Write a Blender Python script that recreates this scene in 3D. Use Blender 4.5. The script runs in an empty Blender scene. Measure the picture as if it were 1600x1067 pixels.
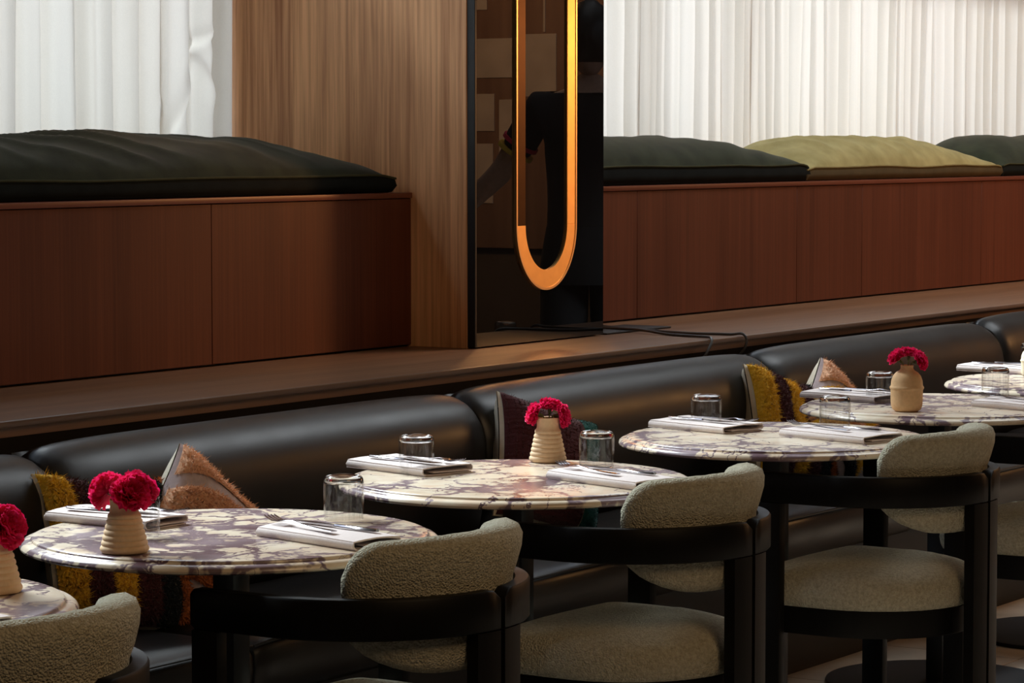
import bpy, bmesh, math, random
from mathutils import Vector, Matrix, noise
random.seed(7)
PI = math.pi
scene = bpy.context.scene
COL = scene.collection

# ------------------------------------------------------------------ camera
cam_d = bpy.data.cameras.new('camera'); cam = bpy.data.objects.new('camera', cam_d); COL.objects.link(cam)
F_PX, PITCH, HEAD, EYE = 4576.55, 0.0686, 0.577274, 1.45277
cam_d.sensor_fit = 'HORIZONTAL'; cam_d.sensor_width = 36.0; cam_d.lens = F_PX * 36.0 / 1600.0
cam_d.clip_start = 0.1; cam_d.clip_end = 100
_d = Vector((math.cos(HEAD) * math.cos(PITCH), math.sin(HEAD) * math.cos(PITCH), -math.sin(PITCH)))
_r = Vector((math.sin(HEAD), -math.cos(HEAD), 0)); _u = _r.cross(_d)
cam.matrix_world = Matrix(((_r.x, _u.x, -_d.x, 0), (_r.y, _u.y, -_d.y, 0), (_r.z, _u.z, -_d.z, EYE), (0, 0, 0, 1)))
scene.camera = cam

# ------------------------------------------------------------------ world, lights, exposure
w = bpy.data.worlds.new('daylight'); scene.world = w; w.use_nodes = True
w.node_tree.nodes['Background'].inputs[0].default_value = (0.72, 0.82, 1.0, 1)
w.node_tree.nodes['Background'].inputs[1].default_value = 3.0
scene.view_settings.view_transform = 'Standard'; scene.view_settings.look = 'None'
scene.view_settings.exposure = 0.0; scene.view_settings.gamma = 1.0; scene.view_settings.use_curve_mapping = False
scene.cycles.use_denoising = True
scene.cycles.max_bounces = 12; scene.cycles.transparent_max_bounces = 24; scene.cycles.transmission_bounces = 12
scene.cycles.sample_clamp_indirect = 6.0

def area(name, loc, target, sx, sy, watts, col, spread=180):
    l = bpy.data.lights.new(name, 'AREA'); l.shape = 'RECTANGLE'; l.size = sx; l.size_y = sy
    l.energy = watts; l.color = col; l.spread = math.radians(spread)
    o = bpy.data.objects.new(name, l); COL.objects.link(o); o.location = loc
    o.rotation_euler = (Vector(target) - Vector(loc)).to_track_quat('-Z', 'Y').to_euler()
    return o
DAY = (0.90, 0.96, 1.0)
# bright overcast sky outside, falling in over and through the sheer curtains
area('sky_daylight', (8.6, 14.6, 11.3), (7.2, 3.3, 0.75), 10.5, 2.2, 8600, DAY)
# cool fill added overhead at the far end, for the leather highlights
area('cool_top_fill', (10.0, 3.2, 4.55), (10.0, 3.2, 0), 4.5, 1.6, 100, DAY)
# warm lamps and added fills in the room behind and to the right of the camera
area('warm_wall_lantern', (12.2, 1.3, 2.5), (7.0, 4.3, 1.4), 1.3, 0.3, 22, (1.0, 0.50, 0.18))
area('warm_wall_lamp', (10.6, 0.9, 3.3), (12.6, 1.2, 1.5), 1.2, 0.5, 100, (1.0, 0.56, 0.25))
sp = bpy.data.lights.new('brass_loop_fill', 'SPOT'); sp.energy = 175; sp.color = (1.0, 0.44, 0.15); sp.spot_size = math.radians(26); sp.spot_blend = 0.8; sp.shadow_soft_size = 0.14  # warm spot added to make the brass loop glow
so = bpy.data.objects.new('brass_loop_fill', sp); COL.objects.link(so); so.location = (9.3, 3.15, 2.22)
so.rotation_euler = (Vector((7.15, 4.53, 1.40)) - so.location).to_track_quat('-Z', 'Y').to_euler()
area('warm_room_fill', (3.0, -0.5, 3.6), (5.2, 3.6, 0.8), 1.6, 1.6, 34, (1.0, 0.66, 0.36))  # unseen soft fill added to lift the shaded chair backs

# ------------------------------------------------------------------ materials
def mat(name):
    m = bpy.data.materials.new(name); m.use_nodes = True
    nt = m.node_tree; b = nt.nodes['Principled BSDF']
    return m, nt, b
def N(nt, typ, **kw):
    n = nt.nodes.new(typ)
    for k, v in kw.items():
        if k.startswith('_'): setattr(n, k[1:], v)
        else: n.inputs[k.replace('__', ' ')].default_value = v
    return n
def ramp(nt, fac, stops):
    r = nt.nodes.new('ShaderNodeValToRGB'); e = r.color_ramp.elements
    while len(e) < len(stops): e.new(0.5)
    for i, (p, c) in enumerate(stops):
        e[i].position = p; e[i].color = (*c, 1)
    nt.links.new(fac, r.inputs[0]); return r
def coords(nt, scale, per_object=True, loc=(0, 0, 0), rot=(0, 0, 0)):
    tc = nt.nodes.new('ShaderNodeTexCoord'); mp = nt.nodes.new('ShaderNodeMapping')
    mp.inputs['Scale'].default_value = scale; mp.inputs['Rotation'].default_value = rot
    if per_object:
        oi = nt.nodes.new('ShaderNodeObjectInfo'); ad = N(nt, 'ShaderNodeVectorMath', _operation='MULTIPLY_ADD')
        ad.inputs[1].default_value = (37.0, 23.0, 11.0)
        nt.links.new(oi.outputs['Random'], ad.inputs[0]); nt.links.new(tc.outputs['Object'], ad.inputs[2])
        nt.links.new(ad.outputs[0], mp.inputs['Vector'])
    else:
        nt.links.new(tc.outputs['Object'], mp.inputs['Vector'])
    return mp.outputs[0]
def bump(nt, b, h, strength, dist):
    bp = nt.nodes.new('ShaderNodeBump'); bp.inputs['Strength'].default_value = strength; bp.inputs['Distance'].default_value = dist
    nt.links.new(h, bp.inputs['Height']); nt.links.new(bp.outputs[0], b.inputs['Normal'])
def plain(name, col, rough=0.5, metal=0.0, spec=0.5, nscale=60, var=0.12, bmp=0.0):
    m, nt, b = mat(name)
    v = coords(nt, (1, 1, 1)); n = N(nt, 'ShaderNodeTexNoise', Scale=nscale, Detail=4.0); nt.links.new(v, n.inputs['Vector'])
    r = ramp(nt, n.outputs['Fac'], [(0.3, tuple(c * (1 - var) for c in col)), (0.7, tuple(min(1, c * (1 + var)) for c in col))])
    nt.links.new(r.outputs[0], b.inputs['Base Color'])
    b.inputs['Roughness'].default_value = rough; b.inputs['Metallic'].default_value = metal; b.inputs['Specular IOR Level'].default_value = spec
    if bmp: bump(nt, b, n.outputs['Fac'], bmp, 0.002)
    return m
def wood(name, dark, light, axis='Z', rough=0.45, spec=0.4, fine=90, tint=0.0, contrast=0.18):
    m, nt, b = mat(name)
    s = {'Z': (fine, fine, 1.6), 'X': (1.6, fine, fine), 'Y': (fine, 1.6, fine)}[axis]
    s2 = {'Z': (9, 9, 0.5), 'X': (0.5, 9, 9), 'Y': (9, 0.5, 9)}[axis]
    n1 = N(nt, 'ShaderNodeTexNoise', Scale=1.0, Detail=6.0, Roughness=0.65, Distortion=0.3); nt.links.new(coords(nt, s), n1.inputs['Vector'])
    n2 = N(nt, 'ShaderNodeTexNoise', Scale=1.0, Detail=3.0, Distortion=0.6); nt.links.new(coords(nt, s2), n2.inputs['Vector'])
    mx = N(nt, 'ShaderNodeMath', _operation='MULTIPLY_ADD'); mx.inputs[1].default_value = 0.55
    md = N(nt, 'ShaderNodeMath', _operation='MULTIPLY'); md.inputs[1].default_value = 0.5
    nt.links.new(n2.outputs['Fac'], md.inputs[0]); nt.links.new(n1.outputs['Fac'], mx.inputs[0]); nt.links.new(md.outputs[0], mx.inputs[2])
    r = ramp(nt, mx.outputs[0], [(0.52 - contrast, dark), (0.52, tuple((a + c) / 2 for a, c in zip(dark, light))), (0.52 + contrast, light)])
    nt.links.new(r.outputs[0], b.inputs['Base Color'])
    if tint:
        oi = nt.nodes.new('ShaderNodeObjectInfo'); mr = N(nt, 'ShaderNodeMapRange'); mr.inputs['To Min'].default_value = 1 - tint; mr.inputs['To Max'].default_value = 1 + tint * 0.6
        hs = nt.nodes.new('ShaderNodeHueSaturation'); nt.links.new(oi.outputs['Random'], mr.inputs['Value'])
        nt.links.new(mr.outputs[0], hs.inputs['Value']); nt.links.new(r.outputs[0], hs.inputs['Color']); nt.links.new(hs.outputs[0], b.inputs['Base Color'])
    b.inputs['Roughness'].default_value = rough; b.inputs['Specular IOR Level'].default_value = spec
    bump(nt, b, n1.outputs['Fac'], 0.12, 0.001)
    return m
M = {}
M['walnut'] = wood('walnut_veneer', (0.36, 0.150, 0.062), (0.88, 0.50, 0.255), 'Z', 0.5, 0.3, 70, contrast=0.13)
M['mahogany'] = wood('mahogany_veneer', (0.085, 0.022, 0.011), (0.16, 0.046, 0.022), 'Z', 0.5, 0.25, 110, 0.18)
M['mahogany_lid'] = wood('mahogany_lid', (0.12, 0.030, 0.015), (0.20, 0.055, 0.028), 'X', 0.42, 0.35)
M['ledge'] = wood('ledge_oak', (0.15, 0.072, 0.036), (0.28, 0.148, 0.076), 'X', 0.42, 0.4, 60)
M['ledge_edge'] = wood('ledge_lipping', (0.10, 0.060, 0.042), (0.20, 0.125, 0.09), 'X', 0.35, 0.45, 80)
M['black_oak'] = wood('black_stained_oak', (0.0035, 0.0032, 0.003), (0.007, 0.0064, 0.006), 'Z', 0.48, 0.14, 160)
M['black'] = plain('black_paint', (0.006, 0.006, 0.007), 0.55)
M['fascia'] = plain('black_fascia', (0.008, 0.0065, 0.006), 0.7, spec=0.2)
M['metal_black'] = plain('black_powder_coat', (0.022, 0.025, 0.030), 0.38, 0.0, 0.5, 200, 0.1)
M['brass'] = plain('brushed_brass', (0.98, 0.56, 0.20), 0.52, 1.0, 0.5, 30, 0.05)
M['brass_dark_reflection'] = plain('dark_reflecting_brass', (0.055, 0.024, 0.007), 0.45, 1.0, 0.5, 30, 0.08)  # left bar: its dark reflection is put into the colour
M['brass_edge'] = plain('polished_brass_edge', (1.0, 0.62, 0.30), 0.42, 1.0, 0.5, 30, 0.03)
M['steel'] = plain('polished_steel', (0.40, 0.37, 0.39), 0.16, 1.0, 0.5, 80, 0.05)
M['mirror'], nt, b = mat('black_glass_mirror')
n = N(nt, 'ShaderNodeTexNoise', Scale=3.0); nt.links.new(coords(nt, (1, 1, 1)), n.inputs['Vector'])
r = ramp(nt, n.outputs['Fac'], [(0.3, (0.0025, 0.0026, 0.003)), (0.7, (0.004, 0.004, 0.0045))]); nt.links.new(r.outputs[0], b.inputs['Base Color'])
b.inputs['Roughness'].default_value = 0.0; b.inputs['IOR'].default_value = 1.5
M['linen'] = plain('napkin_linen', (0.78, 0.70, 0.68), 0.85, spec=0.2, nscale=300, var=0.05, bmp=0.2)
M['paper'] = plain('pinned_paper', (0.62, 0.50, 0.40), 0.8, spec=0.2, nscale=8, var=0.10)
M['board'] = wood('pin_board', (0.22, 0.12, 0.08), (0.34, 0.20, 0.13), 'Z', 0.7, 0.2, 20)
M['plaster'] = plain('dark_plaster', (0.10, 0.075, 0.058), 0.85, spec=0.2, nscale=4)
M['ceiling'] = plain('ceiling_plaster', (0.20, 0.17, 0.14), 0.9, spec=0.1, nscale=3)
M['clay_pale'] = plain('pale_clay', (0.76, 0.54, 0.33), 0.7, spec=0.25, nscale=120, var=0.06, bmp=0.15)
M['clay_tan'] = plain('tan_clay', (0.72, 0.46, 0.24), 0.7, spec=0.25, nscale=120, var=0.06, bmp=0.15)
M['clay_cream'] = plain('cream_clay', (0.78, 0.70, 0.52), 0.7, spec=0.25, nscale=120, var=0.06, bmp=0.15)
M['stem'] = plain('flower_stem', (0.16, 0.24, 0.09), 0.6)
M['soil'] = plain('calyx_green', (0.10, 0.14, 0.05), 0.7)
M['skin'] = plain('skin', (0.55, 0.34, 0.25), 0.6)
M['hair'] = plain('dark_hair', (0.012, 0.010, 0.009), 0.5)
M['tshirt'] = plain('black_tshirt', (0.012, 0.012, 0.014), 0.9)
M['red_trim'] = plain('red_sleeve_trim', (0.75, 0.03, 0.08), 0.8)
M['yellow_trim'] = plain('yellow_sleeve_trim', (0.80, 0.52, 0.05), 0.8)
M['cream_cloth'] = plain('cream_cotton', (0.80, 0.72, 0.58), 0.9, spec=0.15, nscale=40, var=0.07, bmp=0.2)
M['cable'] = plain('grey_cable', (0.055, 0.050, 0.046), 0.45)
M['rubber'] = plain('black_mat', (0.030, 0.027, 0.025), 0.6)
M['grout'] = plain('dark_grout', (0.09, 0.075, 0.06), 0.9)
M['tile'] = plain('beige_stone_tile', (0.50, 0.42, 0.33), 0.55, nscale=7, var=0.16)

def cloth(name, c_dark, c_light, nscale=14, rough=0.95, sheen=0.0, bmp=0.35):
    m, nt, b = mat(name)
    v = coords(nt, (1, 1, 1)); n = N(nt, 'ShaderNodeTexNoise', Scale=nscale, Detail=5.0); nt.links.new(v, n.inputs['Vector'])
    f = N(nt, 'ShaderNodeTexNoise', Scale=420.0, Detail=2.0); nt.links.new(v, f.inputs['Vector'])
    r = ramp(nt, n.outputs['Fac'], [(0.3, c_dark), (0.7, c_light)]); nt.links.new(r.outputs[0], b.inputs['Base Color'])
    b.inputs['Roughness'].default_value = rough; b.inputs['Specular IOR Level'].default_value = 0.15
    b.inputs['Sheen Weight'].default_value = sheen; b.inputs['Sheen Roughness'].default_value = 0.5
    bump(nt, b, f.outputs['Fac'], bmp, 0.0015)
    return m
M['green_cloth'] = cloth('forest_green_linen', (0.015, 0.023, 0.013), (0.034, 0.046, 0.026), sheen=0.15)
M['green_band_shaded'] = cloth('shaded_green_band', (0.007, 0.010, 0.010), (0.012, 0.016, 0.016))  # shade below the piping is put into the band colour
M['green_piping'] = cloth('green_piping', (0.05, 0.055, 0.03), (0.075, 0.08, 0.045))
M['olive_cloth'] = cloth('olive_linen', (0.30, 0.265, 0.11), (0.42, 0.375, 0.17), sheen=0.1)
M['olive_band_shaded'] = cloth('olive_band_shaded', (0.085, 0.065, 0.035), (0.11, 0.085, 0.045))  # darkened like the green band, for shade under the piping
M['olive_piping'] = cloth('olive_piping', (0.24, 0.20, 0.09), (0.30, 0.26, 0.12))
def shag(name, col, var=0.2):
    m, nt, b = mat(name)
    v = coords(nt, (1, 1, 1)); n = N(nt, 'ShaderNodeTexNoise', Scale=170.0, Detail=3.0, Roughness=0.7); nt.links.new(v, n.inputs['Vector'])
    r = ramp(nt, n.outputs['Fac'], [(0.30, tuple(c * (1 - var) for c in col)), (0.70, tuple(min(1, c * (1 + var)) for c in col))]); nt.links.new(r.outputs[0], b.inputs['Base Color'])
    b.inputs['Roughness'].default_value = 1.0; b.inputs['Specular IOR Level'].default_value = 0.05
    b.inputs['Sheen Weight'].default_value = 0.25
    bump(nt, b, n.outputs['Fac'], 0.4, 0.003)
    return m
M['shag_yellow'] = shag('mustard_shag', (0.92, 0.55, 0.05), 0.15)
M['shag_maroon'] = shag('maroon_shag', (0.095, 0.028, 0.034))
M['shag_tan'] = shag('apricot_shag', (0.92, 0.54, 0.34), 0.12)
M['shag_orange'] = shag('orange_shag', (0.56, 0.17, 0.045))
M['shag_navy'] = shag('navy_shag', (0.014, 0.020, 0.028))
M['shag_teal'] = shag('teal_velvet', (0.02, 0.14, 0.125), 0.15)
M['lavender_cloth'] = plain('lavender_cotton', (0.62, 0.52, 0.54), 0.9, spec=0.1, nscale=60)

# boucle upholstery
M['boucle'], nt, b = mat('sage_boucle')
v = coords(nt, (1, 1, 1)); vo = N(nt, 'ShaderNodeTexVoronoi', Scale=260.0); nt.links.new(v, vo.inputs['Vector'])
n = N(nt, 'ShaderNodeTexNoise', Scale=130.0, Detail=5.0, Roughness=0.7); nt.links.new(v, n.inputs['Vector'])
r = ramp(nt, n.outputs['Fac'], [(0.32, (0.40, 0.37, 0.275)), (0.68, (0.66, 0.63, 0.50))]); nt.links.new(r.outputs[0], b.inputs['Base Color'])
b.inputs['Roughness'].default_value = 1.0; b.inputs['Specular IOR Level'].default_value = 0.05
ad = N(nt, 'ShaderNodeMath', _operation='SUBTRACT'); nt.links.new(n.outputs['Fac'], ad.inputs[0]); nt.links.new(vo.outputs['Distance'], ad.inputs[1])
bump(nt, b, ad.outputs[0], 0.9, 0.004)
# black leather
M['leather'], nt, b = mat('black_leather')
v = coords(nt, (1, 1, 1)); vo = N(nt, 'ShaderNodeTexVoronoi', Scale=420.0); nt.links.new(v, vo.inputs['Vector'])
n = N(nt, 'ShaderNodeTexNoise', Scale=6.0, Detail=4.0); nt.links.new(v, n.inputs['Vector'])
r = ramp(nt, n.outputs['Fac'], [(0.3, (0.0095, 0.0085, 0.008)), (0.7, (0.015, 0.0135, 0.0125))]); nt.links.new(r.outputs[0], b.inputs['Base Color'])
r2 = ramp(nt, n.outputs['Fac'], [(0.3, (0.36,) * 3), (0.7, (0.44,) * 3)]); nt.links.new(r2.outputs[0], b.inputs['Roughness'])
b.inputs['Specular IOR Level'].default_value = 0.5
bump(nt, b, vo.outputs['Distance'], 0.12, 0.0006)
# breccia marble: cream clasts in aubergine veins
M['marble'], nt, b = mat('violet_breccia_marble')
v = coords(nt, (1.0, 1.0, 1.0))
nz = N(nt, 'ShaderNodeTexNoise', Scale=5.0, Detail=5.0, Roughness=0.6); nt.links.new(v, nz.inputs['Vector'])
sc = N(nt, 'ShaderNodeVectorMath', _operation='SCALE'); sc.inputs['Scale'].default_value = 0.24; nt.links.new(nz.outputs['Color'], sc.inputs[0])
av = N(nt, 'ShaderNodeVectorMath', _operation='ADD'); nt.links.new(v, av.inputs[0]); nt.links.new(sc.outputs[0], av.inputs[1])
ve = N(nt, 'ShaderNodeTexVoronoi', _feature='DISTANCE_TO_EDGE', Scale=6.6, Randomness=1.0); nt.links.new(av.outputs[0], ve.inputs['Vector'])
ve2 = N(nt, 'ShaderNodeTexVoronoi', _feature='DISTANCE_TO_EDGE', Scale=13.0, Randomness=1.0); nt.links.new(av.outputs[0], ve2.inputs['Vector'])
msk = N(nt, 'ShaderNodeTexNoise', Scale=4.2, Detail=2.0); nt.links.new(v, msk.inputs['Vector'])
wid = N(nt, 'ShaderNodeMapRange'); wid.inputs['From Min'].default_value = 0.36; wid.inputs['From Max'].default_value = 0.66
wid.inputs['To Min'].default_value = 0.020; wid.inputs['To Max'].default_value = 0.17; nt.links.new(msk.outputs['Fac'], wid.inputs['Value'])
dv = N(nt, 'ShaderNodeMath', _operation='DIVIDE'); nt.links.new(ve.outputs['Distance'], dv.inputs[0]); nt.links.new(wid.outputs[0], dv.inputs[1])
wid2 = N(nt, 'ShaderNodeMapRange'); wid2.inputs['From Min'].default_value = 0.43; wid2.inputs['From Max'].default_value = 0.72
wid2.inputs['To Min'].default_value = 0.0004; wid2.inputs['To Max'].default_value = 0.16; nt.links.new(msk.outputs['Fac'], wid2.inputs['Value'])
dv2 = N(nt, 'ShaderNodeMath', _operation='DIVIDE'); nt.links.new(ve2.outputs['Distance'], dv2.inputs[0]); nt.links.new(wid2.outputs[0], dv2.inputs[1])
mn = N(nt, 'ShaderNodeMath', _operation='MINIMUM'); nt.links.new(dv.outputs[0], mn.inputs[0]); nt.links.new(dv2.outputs[0], mn.inputs[1])
body = N(nt, 'ShaderNodeTexNoise', Scale=9.0, Detail=3.0); nt.links.new(v, body.inputs['Vector'])
rb = ramp(nt, body.outputs['Fac'], [(0.35, (0.62, 0.49, 0.36)), (0.55, (0.74, 0.65, 0.51)), (0.7, (0.70, 0.53, 0.39))])
rv = ramp(nt, mn.outputs[0], [(0.45, (1, 1, 1)), (1.15, (0, 0, 0))])
vc = ramp(nt, nz.outputs['Fac'], [(0.35, (0.105, 0.058, 0.072)), (0.65, (0.27, 0.205, 0.23))])
mx = N(nt, 'ShaderNodeMixRGB'); nt.links.new(rv.outputs[0], mx.inputs['Fac']); nt.links.new(rb.outputs[0], mx.inputs[1]); nt.links.new(vc.outputs[0], mx.inputs[2])
nt.links.new(mx.outputs[0], b.inputs['Base Color']); b.inputs['Roughness'].default_value = 0.24
# petals
M['petal'], nt, b = mat('magenta_petal')
v = coords(nt, (1, 1, 1)); n = N(nt, 'ShaderNodeTexNoise', Scale=90.0, Detail=3.0); nt.links.new(v, n.inputs['Vector'])
r = ramp(nt, n.outputs['Fac'], [(0.3, (0.74, 0.006, 0.085)), (0.7, (0.95, 0.035, 0.19))]); nt.links.new(r.outputs[0], b.inputs['Base Color'])
b.inputs['Roughness'].default_value = 0.6; b.inputs['Specular IOR Level'].default_value = 0.3
tr = N(nt, 'ShaderNodeBsdfTranslucent'); nt.links.new(r.outputs[0], tr.inputs[0])
ms = N(nt, 'ShaderNodeMixShader', Fac=0.35); nt.links.new(b.outputs[0], ms.inputs[1]); nt.links.new(tr.outputs[0], ms.inputs[2])
nt.links.new(ms.outputs[0], nt.nodes['Material Output'].inputs[0])
# sheer curtain
def curtain_mat(name, col):
    m, nt, b = mat(name)
    v = coords(nt, (900, 900, 260)); n = N(nt, 'ShaderNodeTexNoise', Scale=1.0, Detail=3.0); nt.links.new(v, n.inputs['Vector'])
    r = ramp(nt, n.outputs['Fac'], [(0.3, tuple(c * 0.93 for c in col)), (0.7, col)])
    df = N(nt, 'ShaderNodeBsdfDiffuse'); tr = N(nt, 'ShaderNodeBsdfTranslucent')
    nt.links.new(r.outputs[0], df.inputs[0]); nt.links.new(r.outputs[0], tr.inputs[0])
    ms = N(nt, 'ShaderNodeMixShader', Fac=0.27); nt.links.new(df.outputs[0], ms.inputs[1]); nt.links.new(tr.outputs[0], ms.inputs[2])
    nt.links.new(ms.outputs[0], nt.nodes['Material Output'].inputs[0])
    return m
M['curtain'] = curtain_mat('white_voile', (0.70, 0.655, 0.595))
# glass
M['glass'], nt, b = mat('clear_tumbler_glass')
b.inputs['Base Color'].default_value = (0.93, 0.94, 0.94, 1); b.inputs['Transmission Weight'].default_value = 1.0
b.inputs['Roughness'].default_value = 0.0; b.inputs['IOR'].default_value = 1.45
n = N(nt, 'ShaderNodeTexNoise', Scale=40.0); nt.links.new(coords(nt, (1, 1, 0.1)), n.inputs['Vector']); bump(nt, b, n.outputs['Fac'], 0.02, 0.001)
M['thin_glass'], nt, b = mat('thin_tumbler_wall')
tp = N(nt, 'ShaderNodeBsdfTransparent'); gl = N(nt, 'ShaderNodeBsdfGlossy', Roughness=0.02); lw = N(nt, 'ShaderNodeLayerWeight', Blend=0.5)
n = N(nt, 'ShaderNodeTexNoise', Scale=1.0, Detail=3.0); nt.links.new(coords(nt, (260, 260, 6)), n.inputs['Vector'])
r = ramp(nt, n.outputs['Fac'], [(0.35, (0.90, 0.90, 0.90)), (0.65, (0.985, 0.985, 0.985))]); nt.links.new(r.outputs[0], tp.inputs[0])
fr = ramp(nt, lw.outputs['Facing'], [(0.0, (0.035,) * 3), (0.6, (0.06,) * 3), (0.96, (0.65,) * 3)])
ms = N(nt, 'ShaderNodeMixShader'); nt.links.new(fr.outputs[0], ms.inputs[0]); nt.links.new(tp.outputs[0], ms.inputs[1]); nt.links.new(gl.outputs[0], ms.inputs[2])
nt.links.new(ms.outputs[0], nt.nodes['Material Output'].inputs[0])
M['pane'], nt, b = mat('window_glass')
tp = N(nt, 'ShaderNodeBsdfTransparent'); gl = N(nt, 'ShaderNodeBsdfGlossy', Roughness=0.02); n = N(nt, 'ShaderNodeTexNoise', Scale=2.0); nt.links.new(coords(nt, (1, 1, 1)), n.inputs['Vector'])
r = ramp(nt, n.outputs['Fac'], [(0.3, (0.95, 0.97, 0.96)), (0.7, (0.97, 0.98, 0.98))]); nt.links.new(r.outputs[0], tp.inputs[0])
ms = N(nt, 'ShaderNodeMixShader'); ms.inputs[0].default_value = 0.06; nt.links.new(tp.outputs[0], ms.inputs[1]); nt.links.new(gl.outputs[0], ms.inputs[2])
nt.links.new(ms.outputs[0], nt.nodes['Material Output'].inputs[0])

# ------------------------------------------------------------------ helpers
def obj(name, bm, m, parent=None, smooth=True, angle=40, loc=None, rotz=0):
    me = bpy.data.meshes.new(name); bm.normal_update(); bm.to_mesh(me); bm.free()
    me.materials.append(M[m] if isinstance(m, str) else m)
    if smooth:
        me.polygons.foreach_set('use_smooth', [True] * len(me.polygons))
        me.set_sharp_from_angle(angle=math.radians(angle))
    o = bpy.data.objects.new(name, me); COL.objects.link(o)
    if parent: o.parent = parent
    if loc is not None: o.location = loc
    o.rotation_euler.z = rotz
    return o
def tag(o, label=None, cat=None, group=None, kind=None):
    for k, v in (('label', label), ('category', cat), ('group', group), ('kind', kind)):
        if v: o[k] = v
    return o
def thing(name, label, cat, loc=(0, 0, 0), rotz=0, group=None):
    o = bpy.data.objects.new(name, None); COL.objects.link(o); o.location = loc; o.rotation_euler = (0, 0, rotz)
    o.empty_display_size = 0.1
    return tag(o, label, cat, group)
def dup(root, loc, rotz, label, group=None, rot=None):
    c = root.copy(); COL.objects.link(c); c.location = loc; c.rotation_euler = rot or (0, 0, rotz); c['label'] = label
    if group: c['group'] = group
    for ch in list(root.children):
        p = ch.copy(); COL.objects.link(p); p.parent = c
        for g in list(ch.children):
            q = g.copy(); COL.objects.link(q); q.parent = p
    return c
def box(bm, x0, x1, y0, y1, z0, z1, bev=0.0, seg=2):
    vs = [bm.verts.new((x, y, z)) for x in (x0, x1) for y in (y0, y1) for z in (z0, z1)]
    fs = [bm.faces.new([vs[i] for i in f]) for f in ((0, 1, 3, 2), (4, 6, 7, 5), (0, 4, 5, 1), (2, 3, 7, 6), (0, 2, 6, 4), (1, 5, 7, 3))]
    if bev:
        es = list({e for f in fs for e in f.edges})
        bmesh.ops.bevel(bm, geom=es, offset=bev, segments=seg, affect='EDGES', profile=0.5)
    return bm
def mkbox(*a, **k): return box(bmesh.new(), *a, **k)
def loft(rings, closed=True, caps=True, loop=False):
    bm = bmesh.new(); V = [[bm.verts.new(p) for p in r] for r in rings]; n = len(rings[0])
    R = len(V)
    for i in range(R if loop else R - 1):
        a, b2 = V[i], V[(i + 1) % R]
        for j in range(n if closed else n - 1):
            k = (j + 1) % n
            bm.faces.new((a[j], a[k], b2[k], b2[j]))
    if caps and closed and not loop:
        bm.faces.new(V[0][::-1]); bm.faces.new(V[-1])
    bmesh.ops.recalc_face_normals(bm, faces=bm.faces)
    return bm
def lathe(prof, seg=48):
    """prof: (r, z) list; r == 0 ends become poles"""
    bm = bmesh.new(); rows = []
    for r, z in prof:
        if r < 1e-6: rows.append([bm.verts.new((0, 0, z))])
        else: rows.append([bm.verts.new((r * math.cos(2 * PI * k / seg), r * math.sin(2 * PI * k / seg), z)) for k in range(seg)])
    for a, b2 in zip(rows, rows[1:]):
        if len(a) == 1 and len(b2) == 1: continue
        for k in range(seg):
            l = (k + 1) % seg
            if len(a) == 1: bm.faces.new((a[0], b2[k], b2[l]))
            elif len(b2) == 1: bm.faces.new((a[k], b2[0], a[l]))
            else: bm.faces.new((a[k], b2[k], b2[l], a[l]))
    bmesh.ops.recalc_face_normals(bm, faces=bm.faces)
    return bm
def tube(pts, rad, seg=8):
    pts = [Vector(p) for p in pts]; rings = []
    for i, p in enumerate(pts):
        t = (pts[min(i + 1, len(pts) - 1)] - pts[max(i - 1, 0)]).normalized()
        u = t.cross(Vector((0.13, 0.21, 0.97))).normalized(); v2 = t.cross(u)
        rr = rad[i] if isinstance(rad, (list, tuple)) else rad
        rings.append([p + (u * math.cos(2 * PI * k / seg) + v2 * math.sin(2 * PI * k / seg)) * rr for k in range(seg)])
    return loft(rings)
def spline(pts, n=8):
    pts = [Vector(p) for p in pts]; out = []
    for i in range(len(pts) - 1):
        p0, p1, p2, p3 = pts[max(i - 1, 0)], pts[i], pts[i + 1], pts[min(i + 2, len(pts) - 1)]
        for k in range(n):
            t = k / n
            out.append(0.5 * ((2 * p1) + (p2 - p0) * t + (2 * p0 - 5 * p1 + 4 * p2 - p3) * t * t + (3 * p1 - p0 - 3 * p2 + p3) * t ** 3))
    out.append(pts[-1]); return out
def nz1(x, y=0.0, z=0.0): return noise.noise(Vector((x, y, z)))
def sstep(a, b, x):
    t = max(0, min(1, (x - a) / (b - a))); return t * t * (3 - 2 * t)

# ------------------------------------------------------------------ room shell
LEDGE_Z, BENCH_Z = 0.872, 1.306
PX0, PX1, PY = 6.763, 7.455, 4.555           # pier: left face, right face, front face
XR, XL, YF, CZ = 12.6, -2.0, -3.2, 4.6
floor = tag(obj('floor', mkbox(XL, XR, YF, 5.6, -0.12, -0.008), 'grout'), kind='structure')
tile_me = None
for i in range(-1, 9):
    for j in range(-2, 4):
        x0 = 5.2 + i * 0.6; y0 = 2.08 + j * 0.6 - 0.03
        if tile_me is None:
            t = obj('tile', mkbox(0.002, 0.598, 0.002, 0.598, -0.012, 0.0, bev=0.0015, seg=1), 'tile', floor); tile_me = t.data
        else:
            t = bpy.data.objects.new('tile', tile_me); COL.objects.link(t); t.parent = floor
        t.location = (x0, y0, 0)
tag(obj('ceiling', mkbox(XL, XR, YF, 6.3, CZ, CZ + 0.1), 'ceiling'), kind='structure')
tag(obj('wall_front', mkbox(XL, XR, YF - 0.1, YF, -0.1, CZ), 'plaster'), kind='structure')
tag(obj('wall_left', mkbox(XL - 0.1, XL, YF, 5.6, -0.1, CZ), 'plaster'), kind='structure')
wr = tag(obj('wall_right', mkbox(XR, XR + 0.1, YF, 6.3, -0.1, CZ), 'plaster'), kind='structure')
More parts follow.
